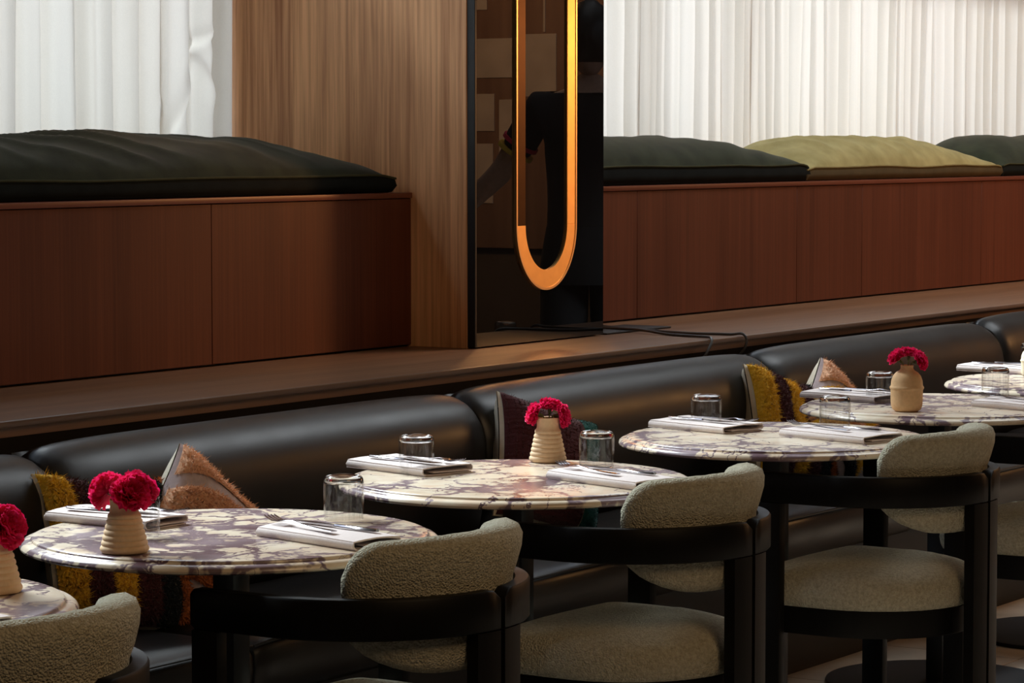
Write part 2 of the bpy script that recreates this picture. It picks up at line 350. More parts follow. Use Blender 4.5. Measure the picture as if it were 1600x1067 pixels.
# back wall: low wall below the windows and a blank stretch at the far left
bm = mkbox(XL, XR, 5.45, 5.6, -0.1, 1.32); box(bm, XL, 3.0, 5.45, 5.6, 1.32, CZ); box(bm, PX0 + 0.02, PX1 - 0.02, 5.45, 5.6, 1.32, 3.2); box(bm, 3.0, XR, 5.45, 5.6, 3.2, CZ)
tag(obj('wall_back', bm, 'plaster', smooth=False), kind='structure')
WH = 3.2
for i, (a, c) in enumerate(((3.0, PX0 + 0.02), (PX1 - 0.02, XR)), 1):
    f = 0.06; bm = bmesh.new()
    box(bm, a, c, 5.46, 5.56, 1.32, 1.32 + f); box(bm, a, c, 5.46, 5.56, WH - f, WH); box(bm, a, c, 5.46, 5.56, 2.27, 2.30)
    box(bm, a, a + f, 5.46, 5.56, 1.38, 2.27); box(bm, c - f, c, 5.46, 5.56, 1.38, 2.27)
    box(bm, a, a + f, 5.46, 5.56, 2.30, WH - f); box(bm, c - f, c, 5.46, 5.56, 2.30, WH - f)
    win = tag(obj('window_%d' % i, bm, 'black', smooth=False), kind='structure')
    for z0, z1 in ((1.38, 2.27), (2.30, WH - f)):
        obj('pane', mkbox(a + f, c - f, 5.505, 5.511, z0, z1), 'pane', win, smooth=False)

# timber pier between the windows: core plus veneer panels on its faces
pier = tag(obj('wall_pier', mkbox(PX0 + 0.018, PX1 - 0.018, PY + 0.004, 5.45, LEDGE_Z - 0.001, CZ), 'black'), kind='structure')
obj('panel', mkbox(PX0, PX0 + 0.018, PY, 5.45, LEDGE_Z, CZ, bev=0.0015, seg=1), 'walnut', pier)
obj('panel', mkbox(PX1 - 0.018, PX1, PY, 5.45, LEDGE_Z, CZ, bev=0.0015, seg=1), 'walnut', pier)

# ------------------------------------------------------------------ smoked mirror with its brass loop, on the pier front
MX0, MX1, MY = PX0 + 0.002, PX1 - 0.002, PY - 0.026
mir = thing('mirror_panel', 'tall smoked black mirror panel with inlaid brass loop on the pier front', 'mirror', (0, 0, 0))
obj('glass_panel', mkbox(MX0 + 0.009, MX1, MY, MY + 0.022, LEDGE_Z + 0.004, 3.2, bev=0.001, seg=1), 'mirror', mir, smooth=False)
obj('frame_edge', mkbox(MX0, MX0 + 0.0088, MY - 0.001, PY - 0.0005, LEDGE_Z + 0.003, 3.2, bev=0.0015, seg=1), 'black', mir, smooth=False)
LX0, LX1, LB, BW = 6.966, 7.290, 1.022, 0.050     # loop outer left / right, bottom, band width
lc, lr = (LX0 + LX1) / 2, (LX1 - LX0) / 2
ly0, ly1 = MY - 0.006, MY - 0.0002
zc_ = LB + lr * 1.16                              # slightly drawn-out half round
def loop_arc(ro, ri, y0, y1, n=40):
    rings = []
    for k in range(n + 1):
        a = PI + PI * k / n
        o_ = (lc + ro * math.cos(a), zc_ + ro * 1.16 * math.sin(a)); i_ = (lc + ri * math.cos(a), zc_ + ri * 1.16 * math.sin(a))
        rings.append([(o_[0], y0, o_[1]), (i_[0], y0, i_[1]), (i_[0], y1, i_[1]), (o_[0], y1, o_[1])])
    return loft(rings)
obj('curved_band', loop_arc(lr - 0.006, lr - BW, ly0, ly1), 'brass', mir, angle=30)
obj('edge_bead', loop_arc(lr, lr - 0.006, ly0 - 0.002, ly1), 'brass_edge', mir, angle=30)
tag(obj('straight_bar', mkbox(LX0 + 0.006, LX0 + BW, ly0, ly1, zc_, 3.0, bev=0.0008, seg=1), 'brass_dark_reflection', mir, smooth=False), 'brass bar coloured dark for a dark reflection')
obj('straight_bar', mkbox(LX1 - BW, LX1 - 0.006, ly0, ly1, zc_, 3.0, bev=0.0008, seg=1), 'brass', mir, smooth=False)
obj('edge_bead', mkbox(LX0, LX0 + 0.006, ly0 - 0.002, ly1, zc_, 3.0), 'brass_edge', mir, smooth=False)
obj('edge_bead', mkbox(LX1 - 0.006, LX1, ly0 - 0.002, ly1, zc_, 3.0), 'brass_edge', mir, smooth=False)
bm = bmesh.new()

# ------------------------------------------------------------------ window benches and ledge
def bench(x0, x1, yf, seams, label):
    t = thing('window_bench', label, 'bench', (x0, yf, LEDGE_Z)); L = x1 - x0
    obj('body', mkbox(0.004, L - 0.004, 0.02, 5.44 - yf, 0.001, BENCH_Z - LEDGE_Z - 0.016), 'black', t)
    s = [x0] + seams + [x1]
    for a, c in zip(s, s[1:]):
        obj('front_panel', mkbox(a - x0 + 0.001, c - x0 - 0.001, 0, 0.0195, 0.006, BENCH_Z - LEDGE_Z - 0.017, bev=0.001, seg=1), 'mahogany', t)
    obj('lid', mkbox(0.002, L - 0.002, -0.006, 5.44 - yf, BENCH_Z - LEDGE_Z - 0.015, BENCH_Z - LEDGE_Z, bev=0.002), 'mahogany_lid', t)
    return t
bench(2.6, PX0 - 0.002, 4.742, [3.1, 4.5, 5.87], 'long reddish timber window bench left of the mirror pier')
bench(PX1 + 0.002, XR - 0.01, 4.825, [8.15, 9.26, 9.78, 10.85, 11.7], 'long reddish timber window bench right of the mirror pier')
lg = thing('ledge_shelf', 'brown oak ledge running behind the black leather banquette', 'ledge', (0, 4.165, 0))
obj('shelf_board', mkbox(2.6, XR - 0.01, 0.018, 5.44 - 4.165, LEDGE_Z - 0.035, LEDGE_Z), 'ledge', lg)
obj('front_lipping', mkbox(2.6, XR - 0.01, 0.0, 0.0175, LEDGE_Z - 0.013, LEDGE_Z + 0.0005, bev=0.002), 'ledge_edge', lg)
obj('fascia_board', mkbox(2.6, XR - 0.01, 0.022, 0.05, 0.02, LEDGE_Z - 0.0355), 'fascia', lg)

# ------------------------------------------------------------------ banquette
bq = thing('banquette', 'long black leather banquette with rolled back below the oak ledge', 'banquette', (0, 0, 0))
PROF = [(4.07, .43), (4.035, .50), (4.005, .585), (3.992, .66), (3.998, .72), (4.018, .765), (4.048, .798), (4.085, .818), (4.12, .824), (4.148, .816), (4.166, .795), (4.172, .74), (4.172, .43)]
PROFS = [(p.x, p.y) for p in spline([(y, z, 0) for y, z in PROF[:12]], 4)] + [PROF[-1]]
SEAMS = [2.85, 4.49, 6.06, 7.61, 9.24, 10.9]
TOPS = [0.820, 0.828, 0.834, 0.839, 0.852]
for k in range(5):
    a, c = SEAMS[k] + 0.0015, SEAMS[k + 1] - 0.0015; rings = []
    for i in range(41):
        s = i / 40; x = a + (c - a) * (0.5 - 0.5 * math.cos(PI * s))
        e = min(x - a, c - x); dip = 0.020 * math.exp(-e / 0.016) + 0.014 * math.exp(-e / 0.10)
        ring = []
        for j, (y, z) in enumerate(PROFS):
            zz = 0.43 + (z - 0.43) * (TOPS[k] - 0.43) / (0.824 - 0.43)
            fac = sstep(0.45, 0.62, zz) if y < 4.16 else 0
            cy, cz = 4.13, 0.66; dx, dz = y - cy, zz - cz; d = math.hypot(dx, dz)
            wr_ = 0.0025 * nz1(x * 26, j * 0.5, k * 7.1) * math.exp(-e / 0.06)
            m = 1 - (dip - wr_) * fac / max(d, 0.05)
            ring.append((x, cy + dx * m, cz + dz * m))
        rings.append(ring)
    obj('backrest', loft(rings), 'leather', bq, angle=60)
SS = [2.85, 4.57, 6.10, 7.65, 9.28, 10.9]
for k in range(5):
    a, c = SS[k] + 0.002, SS[k + 1] - 0.002; rings = []
    for i in range(33):
        s = i / 32; x = a + (c - a) * (0.5 - 0.5 * math.cos(PI * s)); e = min(x - a, c - x)
        dip = 0.016 * math.exp(-e / 0.02); cr = 0.008 * (1 - math.exp(-e / 0.2))
        ring = []
        for y, z in ((3.60, .335), (3.585, .35), (3.578, .40), (3.580, .435), (3.588, .450), (3.602, .457), (3.63, .459), (3.75, .462), (3.90, .463), (4.03, .459), (4.06, .44), (4.06, .335)):
            top = sstep(0.40, 0.46, z)
            ring.append((x, y + dip * 0.8 * (1 if y < 3.62 else 0), z - dip * top + cr * top * sstep(3.6, 3.7, y) * 0.6 + 0.0012 * nz1(x * 9, y * 20, k) * top))
        rings.append(ring)
    s_ = obj('seat_cushion', loft(rings), 'leather', bq, angle=60)
    pts = [(a + (c - a) * i / 24, 3.5815 + (0.012 if i in (0, 24) else 0), 0.4535 - (0.008 if i in (0, 24) else 0)) for i in range(25)]
    obj('piping', tube(pts, 0.0035, 6), 'leather', s_)
obj('base', mkbox(2.85, 10.9, 3.68, 4.17, 0.0, 0.334), 'black', bq)

# ------------------------------------------------------------------ curtains
def curtain(x0, x1, pitch, label, seed, creases=(), flat=()):
    nx = int((x1 - x0) / 0.004); nzr = 70; z0, z1 = 1.312, 2.275
    bm = bmesh.new(); rows = []
    ph = []; acc = 0.0
    for i in range(nx + 1):
        x = x0 + (x1 - x0) * i / nx
        p = pitch * (1 + 0.85 * nz1(x * 3.1, seed)) ; acc += (x1 - x0) / nx / max(p, pitch * .4); ph.append(acc * 2 * PI)
    for j in range(nzr + 1):
        z = z0 + (z1 - z0) * (j / nzr); row = []
        for i in range(nx + 1):
            x = x0 + (x1 - x0) * i / nx; dr = (z - z0) / (z1 - z0)
            a = ph[i] + 0.9 * nz1(x * 2.0, z * 0.9, seed + 5)
            amp = (0.030 + 0.018 * nz1(x * 5, z * 0.4, seed)) * (0.85 + 0.3 * dr)
            f = math.sin(a) + 0.30 * math.sin(2.3 * a + 1.1) + 0.16 * math.sin(4.1 * a + seed)
            f = f / (0.55 + 0.45 * abs(f))
            y = amp * f + 0.006 * nz1(x * 34, z * 1.5, seed)
            xs = pitch * 0.21 * math.cos(a) + 0.004 * nz1(x * 12, z * 3, seed + 2)
            for (ax, az, bx, bz, wd, dep) in creases:
                t = ((x - ax) * (bx - ax) + (z - az) * (bz - az)) / ((bx - ax) ** 2 + (bz - az) ** 2); tc = max(0, min(1, t))
                dl = math.hypot(bx - ax, bz - az); sd = ((x - ax) * (bz - az) - (z - az) * (bx - ax)) / dl
                ov = (t - tc) * dl; w2 = math.exp(-(ov / 0.03) ** 2)
                y -= dep * w2 * ((0.4 + 0.6 * tc) * math.exp(-(sd / wd) ** 2) + 0.9 * (sd / wd) * math.exp(-(sd / (wd * 1.4)) ** 2))
            foot = math.exp(-(z - z0) / 0.05) * 0.02
            row.append(bm.verts.new((x + xs, y - foot, z)))
        rows.append(row)
    for a, c in zip(rows, rows[1:]):
        for i in range(nx): bm.faces.new((a[i], a[i + 1], c[i + 1], c[i]))
    o = obj('curtain', bm, 'curtain', angle=180, loc=(0, 5.372, 0)); tag(o, label, 'curtain')
    # rod it hangs from, out of sight above
    obj('heading_tape', mkbox(x0, x1, 0.05, 0.0515, 2.26, 2.29), 'cream_cloth', o)
    return o
curtain(3.7, 6.742, 0.125, 'white sheer curtain with a crumpled fold beside the walnut pier', 3.3,
        creases=((6.555, 1.72, 6.47, 1.50, 0.013, 0.012), (6.575, 1.70, 6.665, 1.47, 0.012, 0.012), (6.40, 1.56, 6.45, 1.46, 0.016, 0.008), (6.60, 1.745, 6.55, 1.71, 0.012, 0.012)))
curtain(7.49, 12.55, 0.105, 'white sheer pleated curtain behind the green and olive bench cushions', 8.7)

# ------------------------------------------------------------------ bench cushions
def bench_cushion(name, x0, x1, y0, y1, H, edge, cols, label, wr=0.008, seed=1.0, taper0=0.5, taper1=0.5, folds=()):
    L, W = x1 - x0, y1 - y0; nx, ny = int(L / 0.010), 64
    t = thing(name, label, 'cushion', (x0, y0, BENCH_Z), 0, 'cushions on the window benches')
    def top(u, v):
        x, y = u * L, v * W
        fx = min(1, u * L / taper0, 1) if u * L < taper0 else 1; fx1 = max(0, min(1, (1 - u) * L / taper1))
        f = (math.sin(PI / 2 * min(fx, 1)) ** 0.8) * (math.sin(PI / 2 * fx1) ** 0.62) * max(0, 1 - abs(2 * v - 1) ** 2.6) ** 0.62
        h = edge + (H - edge) * f
        h *= 1 + 0.05 * nz1(x * 1.3, y * 2, seed)
        wv = wr * (nz1(x * 3.4 - y * 7.0, x * 0.8 + y * 2.0, seed) + 0.6 * nz1(x * 9.0 - y * 14, y * 3.0, seed + 3)) * f ** 0.4
        for (cx, cw, amp, sl) in folds:
            q = x - cx + sl * y
            wv += amp * math.exp(-((x - cx) / cw) ** 2) * max(0, 1.02 - (math.sin(q * 15 + 2.2 * nz1(x * 2.5, y * 3, seed)) ** 2 + .03) ** .5) ** 1.4 * math.sin(PI * min(1, v * 1.05)) ** 0.6
        return h + wv * min(1, f * 4)
    def edge_z(u): return edge * (1 + 0.20 * nz1(u * L * 2.2, seed, 2.0)) * min(1, 0.8 + 6 * min(u, 1 - u))
    bm = bmesh.new(); rows = []
    for j in range(ny + 1):
        v = j / ny; row = []
        for i in range(nx + 1):
            u = i / nx; ez = edge_z(u); k = 4 * v * (1 - v)
            row.append(bm.verts.new((u * L, v * W, max(ez, ez + (top(u, v) - edge)))))
        rows.append(row)
    for a, c in zip(rows, rows[1:]):
        for i in range(nx): bm.faces.new((a[i], a[i + 1], c[i + 1], c[i]))
    obj('top_cover', bm, cols[0], t, angle=180)
    # boxing band below the piping, bulging slightly
    per = [(i / nx, 0.0) for i in range(nx)] + [(1.0, j / ny) for j in range(ny)] + [(1 - i / nx, 1.0) for i in range(nx)] + [(0.0, 1 - j / ny) for j in range(ny)]
    rings = []
    for q, (g, ins) in enumerate(((0.0, 0.02), (0.05, 0.006), (0.5, -0.004), (0.92, 0.0), (1.0, 0.0))):
        ring = []
        for u, v in per:
            cxn, cyn = (u - 0.5) * 2, (v - 0.5) * 2
            x = u * L - (ins if u == 1 else -ins if u == 0 else 0); y = v * W - (ins if v == 1 else -ins if v == 0 else 0)
            ring.append((x, y, edge_z(u) * g + 0.0005))
        rings.append(ring)
    bmb = loft(rings, caps=False); bmb.faces.new([vv for vv in bmb.verts][:len(per)][::-1])
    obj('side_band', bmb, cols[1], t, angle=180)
    pts = [(u * L, v * W - 0.002, edge_z(u) + 0.001) for u, v in per]; pts.append(pts[0])
    obj('piping', tube(pts[::3] + [pts[-1]], 0.0034, 6), cols[2], t)
    return t
G3 = ('green_cloth', 'green_band_shaded', 'green_piping')
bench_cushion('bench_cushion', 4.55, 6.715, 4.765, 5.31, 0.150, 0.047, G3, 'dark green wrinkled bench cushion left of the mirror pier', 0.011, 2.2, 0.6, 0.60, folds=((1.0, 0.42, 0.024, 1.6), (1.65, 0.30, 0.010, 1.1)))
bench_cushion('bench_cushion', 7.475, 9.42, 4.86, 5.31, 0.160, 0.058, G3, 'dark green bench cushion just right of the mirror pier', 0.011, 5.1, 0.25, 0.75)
bench_cushion('bench_cushion', 9.40, 11.13, 4.86, 5.31, 0.155, 0.046, ('olive_cloth', 'olive_band_shaded', 'olive_piping'), 'pale olive bench cushion between two dark green ones', 0.011, 7.7, 0.35, 0.75, folds=((0.55, 0.6, 0.016, 1.0),))
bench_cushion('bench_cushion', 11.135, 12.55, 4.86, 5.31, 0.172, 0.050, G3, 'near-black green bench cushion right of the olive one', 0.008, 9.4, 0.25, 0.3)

# ------------------------------------------------------------------ cables and flat box on the ledge
tag(obj('cable_cover', mkbox(7.475, 7.86, 4.53, 4.70, LEDGE_Z + 0.0006, LEDGE_Z + 0.006, bev=0.002), 'rubber'), 'flat black cable cover lying on the ledge right of the mirror', 'cover')
def cable(pts, label):
    o = obj('cable', tube(spline(pts, 8), 0.0042, 8), 'cable'); tag(o, label, 'cable', 'cables over the ledge')
cz = LEDGE_Z + 0.0048
cable([(7.66, 4.70, cz + .003), (7.60, 4.50, cz + .006), (7.55, 4.37, cz), (7.515, 4.26, cz), (7.49, 4.20, cz + 0.001), (7.455, 4.163, cz + .001), (7.435, 4.150, cz - 0.012), (7.40, 4.152, .83), (7.38, 4.178, .78), (7.37, 4.18, .70)], 'grey cable hanging over the ledge edge nearer the mirror')
cable([(7.72, 4.70, cz + .003), (7.66, 4.48, cz), (7.62, 4.33, cz), (7.635, 4.25, cz), (7.645, 4.20, cz), (7.645, 4.165, cz + 0.003), (7.642, 4.148, cz - 0.01), (7.638, 4.150, .84), (7.63, 4.178, .79), (7.63, 4.18, .70)], 'grey cable looping over the ledge edge above a leather seam')

# ------------------------------------------------------------------ tables
TABLES = [(3.138, 3.282), (4.097, 3.270), (5.105, 3.309), (6.164, 3.264), (7.138, 3.287), (8.049, 3.282)]
TL = ['round violet-veined marble table cut off at the bottom left corner', 'round violet-veined marble table with two striped pillows behind it', 'round violet-veined marble table in front of the maroon pillow', 'round violet-veined marble table without any vase', 'round violet-veined marble table holding the tan bottle vase', 'round marble table farthest along the banquette, at the right edge']
t0 = thing('marble_table', TL[0], 'table', (*TABLES[0], 0), 0, 'marble tables along the banquette')
top = [(0, .75), (.33, .75), (.3515, .75), (.3535, .7492), (.3545, .7478), (.355, .7458), (.3565, .7447), (.3595, .744), (.3645, .7435), (.3695, .7418), (.3732, .7385), (.3748, .7345), (.374, .7312), (.371, .7288), (.365, .728), (0, .728)]
obj('tabletop', lathe(top, 128), 'marble', t0, angle=35)
obj('column', mkbox(-0.024, 0.024, -0.024, 0.024, 0.012, 0.716, bev=0.003), 'metal_black', t0)
obj('support_plate', mkbox(-0.11, 0.11, -0.11, 0.11, 0.716, 0.7278, bev=0.002, seg=1), 'metal_black', t0)
obj('base_disc', lathe([(0, .012), (.29, .012), (.298, .010), (.30, .006), (.30, .0005), (0, .0005)], 96), 'metal_black', t0)
for k in range(1, 6): dup(t0, (*TABLES[k], 0), 0.0, TL[k])

# ------------------------------------------------------------------ chairs
RO, RI, RC = 0.284, 0.256, 0.27          # rail radii, arc centre depth
def chair(loc, rotz, label):
    t = thing('dining_chair', label, 'chair', loc, rotz, 'boucle chairs facing the banquette')
    zt, zb = 0.698, 0.628
    for s in (-1, 1):
        # armrest: rail from the back gap round to the front leg
        path = []
        a0 = math.asin(0.006 / RC)
        for k in range(25):
            a = a0 + (PI / 2 - a0) * k / 24
            path.append((math.sin(a), -math.cos(a), RC))
        rings = []
        for (sx, sy, cyy) in path:
            rings.append([(s * sx * r, cyy + sy * r, z) for r, z in ((RI, zb + .004), (RI + .003, zb + .001), (RO - .003, zb + .001), (RO, zb + .004), (RO, zt - .004), (RO - .003, zt), (RI + .003, zt), (RI, zt - .004))])
        for yy in (0.34, 0.40, 0.425, 0.432):
            k = 0.006 if yy == 0.432 else 0
            rings.append([(s * r, yy, z + (k if z < .66 else -k)) for r, z in ((RI, zb + .004), (RI + .003, zb + .001), (RO - .003, zb + .001), (RO, zb + .004), (RO, zt - .004), (RO - .003, zt), (RI + .003, zt), (RI, zt - .004))])
        # round the top corner at the back gap
        c0 = rings[0]; rings[0] = [(x, y, min(z, zt - .016)) for x, y, z in c0]
        arm = obj('armrest', loft(rings), 'black_oak', t, angle=50)
        # front leg
        obj('leg', mkbox(min(s * RI, s * RO), max(s * RI, s * RO), 0.375, 0.431, 0.0, zb + .0008, bev=0.003), 'black_oak', t)
        # rear leg: slab following the rail at the back gap, full height
        rr = []
        for k in range(7):
            a = math.asin(0.006 / RC) + (0.062 / RC - 0.006 / RC) * k / 6
            rr.append([(s * math.sin(a) * r, RC - math.cos(a) * r, z) for r, z in ((RI + .0005, 0.0), (RO, 0.0), (RO, zb + .0008), (RI + .0005, zb + .0008))])
        obj('leg', loft(rr), 'black_oak', t, angle=50)
    # backrest pad
    n = 44; rings = []; PH = math.radians(64)
    sec = [(.254, .64), (.2545, .70), (.262, .725), (.270, .755), (.2715, .775), (.266, .789), (.252, .796), (.232, .795), (.214, .788), (.203, .770), (.197, .73), (.195, .67), (.199, .61), (.210, .575), (.226, .561), (.240, .563), (.250, .580), (.2535, .61)]
    for i in range(n + 1):
        ph = -PH + 2 * PH * i / n; q = abs(ph) / PH
        e = math.sqrt(max(0, 1 - max(0, (q - 0.76) / 0.24) ** 2)) if q > 0.76 else 1.0
        e = max(e, 0.22)
        ring = []
        for (r, z) in sec:
            zc2 = 0.675; el = math.sqrt(max(0, 1 - max(0, (q - 0.30) / 0.72) ** 2)); zz = zc2 + (z - zc2) * (0.42 + 0.58 * e if z > zc2 else 0.12 + 0.88 * min(el, e)) ; rm = 0.228; r2 = rm + (r - rm) * (0.35 + 0.65 * e)
            if z > 0.7: zz -= 0.010 * q * q
            j = 0.0016 * nz1(ph * 60, z * 110, r * 110)
            ring.append(((r2 + j) * math.sin(ph), RC - (r2 + j) * math.cos(ph), zz + j))
        rings.append(ring)
    obj('backrest', loft(rings), 'boucle', t, angle=180)
    # seat: D-shaped, domed
    rings = []
    def outline(ins):
        o = []
        for k in range(33):
            a = -PI / 2 - PI / 2 + PI * k / 32
            o.append((math.cos(a) * (0.248 - ins), 0.285 + math.sin(a) * (0.248 - ins)))
        o += [(0.248 - ins, 0.36), (0.247 - ins, 0.42 - ins * .5)]
        for k in range(1, 8):
            a = PI / 2 * k / 8; o.append((0.197 - ins + .05 * math.cos(a), 0.425 - ins + .05 * math.sin(a)))
        o += [(0.1 - ins * .4, 0.482 - ins), (0, 0.486 - ins), (-0.1 + ins * .4, 0.482 - ins)]
        for k in range(1, 8):
            a = PI / 2 + PI / 2 * k / 8; o.append((-0.197 + ins + .05 * math.cos(a), 0.425 - ins + .05 * math.sin(a)))
        o += [(-0.247 + ins, 0.42 - ins * .5), (-0.248 + ins, 0.36)]
        return o
    oc = Vector((0, 0.27)); base_o = outline(0)
    for sc_, z in ((.93, .386), (.98, .390), (1.0, .402), (1.012, .42), (1.0, .440), (.965, .456), (.90, .467), (.78, .475), (.62, .481), (.45, .484), (.28, .486), (.12, .4868), (.03, .487)):
        ring = []
        for x, y in base_o:
            x, y = x * sc_, oc.y + (y - oc.y) * sc_
            ring.append((x + .0012 * nz1(x * 90, y * 90, z * 90), y, z + .0016 * nz1(x * 70, y * 70, 4) * (1 if z > .43 else 0)))
        rings.append(ring)
    obj('seat', loft(rings), 'boucle', t, angle=180)
    rings = [[(x, y, z) for x, y in outline(i)] for i, z in ((.012, .325), (.010, .328), (.010, .386), (.014, .3875))]
    obj('seat_frame', loft(rings), 'black_oak', t, angle=40)
    return t
CH = [(3.075, 2.70, 0.0), (4.097, 2.70, 0.0), (5.105, 2.765, 0.0), (6.164, 2.728, 0.0), (7.20, 2.74, 0.0)]
CL = ['boucle chair with only its back in view at the bottom left corner', 'boucle chair at the table with two striped pillows, black oak frame', 'boucle chair at the table in front of the maroon pillow, black oak frame', 'boucle chair at the vase-less table, both rear posts in full view', 'boucle chair half hidden behind the rear posts of another, at the right edge']
c0 = chair((CH[0][0], CH[0][1], 0), CH[0][2], CL[0])
for k in range(1, 5): dup(c0, (CH[k][0], CH[k][1], 0), CH[k][2], CL[k])

# ------------------------------------------------------------------ napkins and cutlery
TZ = 0.7502
def napkin(loc, rotz, w, L, label):
    t = 0.0026; h = 0.0175; r = h / 2
    def arc(cx, cz2, rad, a0, a1, n=6): return [(cx + rad * math.cos(a0 + (a1 - a0) * k / n), cz2 + rad * math.sin(a0 + (a1 - a0) * k / n)) for k in range(n + 1)]
    x0, x1 = -w / 2, w / 2
    c = [(x1 - .012, .0013), (0, .0013)] + arc(x0 + r, r, r - .0013, -PI / 2, -3 * PI / 2) + [(0, h + .001)] + arc(x1 - r * 1.3, r * 1.35, r * .65, PI / 2, -PI / 2) + [(x1 - .045, r * .62), (0, r * .7), (x0 + .03, r * .75)]
    pts = [(p.x, p.y) for p in spline([(a, b2, 0) for a, b2 in c], 2)]
    n = len(pts); rings = []
    for i in range(15):
        y = -L / 2 + L * i / 14; ring = []
        nrm = []
        for k in range(n):
            a, b2 = pts[max(k - 1, 0)], pts[min(k + 1, n - 1)]; dx, dz = b2[0] - a[0], b2[1] - a[1]; d = math.hypot(dx, dz) or 1
            nrm.append((-dz / d, dx / d))
        wob = lambda x, z: 0.0018 * nz1(x * 22 + loc[0], y * 14, z * 30) * min(1, z / 0.006)
        sk = 0.010 * (y / L) * 1.0
        o_ = [(px + nx_ * t * .5 + sk * (pz / h), y + 0.004 * nz1(px * 30, pz * 200, loc[0]) * (1 if i in (0, 14) else 0), max(0.0004, pz + nz_ * t * .5 + wob(px, pz))) for (px, pz), (nx_, nz_) in zip(pts, nrm)]
        i_ = [(px - nx_ * t * .5 + sk * (pz / h), y, max(0.0004, pz - nz_ * t * .5 + wob(px, pz))) for (px, pz), (nx_, nz_) in zip(pts, nrm)]
        rings.append(o_ + i_[::-1])
    o = obj('napkin', loft(rings), 'linen', angle=60, loc=loc, rotz=rotz)
    return tag(o, label, 'napkin', 'folded napkins on the tables')
def fork_mesh():
    bm = bmesh.new()
    prof = [(-.095, .0075), (-.08, .0085), (-.05, .0062), (.0, .0036), (.03, .003), (.042, .0055), (.052, .0108), (.060, .0122)]
    rings = []
    for y, hw in prof:
        z = 0.0026 + 0.0055 * math.exp(-((y - .035) / .03) ** 2)
        rings.append([(-hw, y, z), (-hw * .6, y, z + .0012), (hw * .6, y, z + .0012), (hw, y, z), (hw * .6, y, z - .0010), (-hw * .6, y, z - .0010)])
    b2 = loft(rings); tmp = bpy.data.meshes.new('t'); b2.to_mesh(tmp); b2.free(); bm.from_mesh(tmp)
    for k in range(4):
        x = -.0105 + k * .007; rings = []
        for y, hw in ((.0585, .0019), (.08, .0016), (.098, .0012), (.104, .0005)):
            z = .0026 + .0055 * math.exp(-((y - .035) / .03) ** 2) + 0.009 * max(0, (y - .07) / .034) ** 1.4
            rings.append([(x - hw, y, z - .0009), (x - hw, y, z + .0009), (x + hw, y, z + .0009), (x + hw, y, z - .0009)])
        b2 = loft(rings); b2.to_mesh(tmp); b2.free(); bm.from_mesh(tmp)
    return bm
def knife_mesh(part):
    if part == 'blade':
        prof = [(-.002, .0042, .0018), (.02, .0085, .0013), (.06, .0098, .0011), (.085, .0090, .0010), (.10, .0055, .0009), (.106, .0015, .0006)]
        rings = [[(-.0045, y, .0022 - t), (-.0045, y, .0022 + t), (-.0045 + hw * 1.7, y, .0022 + .0003), (-.0045 + hw * 1.7, y, .0022 - .0003)] for y, hw, t in prof]
    else:
        prof = [(-.108, .0045), (-.104, .0078), (-.06, .0072), (-.02, .0055), (-.002, .0042)]
        rings = []
        for y, hw in prof:
            rings.append([(-hw, y, .0022), (-hw * .7, y, .0048), (hw * .7, y, .0048), (hw, y, .0022), (hw * .7, y, .0002), (-hw * .7, y, .0002)])
    return loft(rings)
fork0 = knife0 = None
GF, GK = 'forks lying on the napkins', 'knives lying on the napkins'
NAP = [  # table, x, y, yaw, width, length, flip, words
    (0, 3.095, 3.030, -13, .12, .27, 0, 'the bottom left corner table'),
    (1, 4.111, 3.062, -13, .115, .27, 0, 'the near side of the table with two striped pillows'),
    (1, 4.100, 3.540, -1, .125, .25, 1, 'the far side of the table with two striped pillows'),
    (2, 5.135, 3.098, -16, .125, .275, 0, 'the near side of the table before the maroon pillow'),
    (2, 5.105, 3.585, -13, .150, .25, 1, 'the far side of the table before the maroon pillow'),
    (3, 6.200, 3.110, -14, .145, .265, 0, 'the near side of the table without a vase'),
    (3, 6.228, 3.490, -13, .150, .25, 1, 'the far side of the table without a vase'),
    (4, 7.165, 3.050, -15, .145, .265, 0, 'the near side of the table with the bottle vase'),
    (4, 7.172, 3.560, -12, .150, .26, 1, 'the far side of the table with the bottle vase'),
    (5, 8.275, 3.600, -10, .150, .25, 1, 'the table farthest along the banquette'),
]
for (ti, x, y, yaw, wd, L, far, words) in NAP:
    ro = math.radians(yaw)
    napkin((x, y, TZ), ro, wd, L, 'folded white linen napkin on ' + words)
    def at(lx, ly): return (x + lx * math.cos(ro) - ly * math.sin(ro), y + lx * math.sin(ro) + ly * math.cos(ro))
    zk = TZ + 0.0218
    side = 1 if not far else -1
    p = at(-0.022 * side, 0.045 * side); q = at(0.024 * side, 0.012 * side)
    rf = ro + (0 if not far else PI) + math.radians(-5); rk = ro + (0 if not far else PI) + math.radians(3)
    lf, lk = 'steel fork on the napkin at ' + words, 'steel knife on the napkin at ' + words
    if fork0 is None:
        fork0 = obj('fork', fork_mesh(), 'steel', angle=50); tag(fork0, lf, 'fork', GF); fork0.location = (*p, zk); fork0.rotation_euler.z = rf
        knife0 = thing('knife', lk, 'knife', (*q, zk), rk, GK)
        obj('blade', knife_mesh('blade'), 'steel', knife0, angle=40); obj('handle', knife_mesh('handle'), 'steel', knife0, angle=50)
    else:
        dup(fork0, (*p, zk), rf, lf); dup(knife0, (*q, zk), rk, lk)

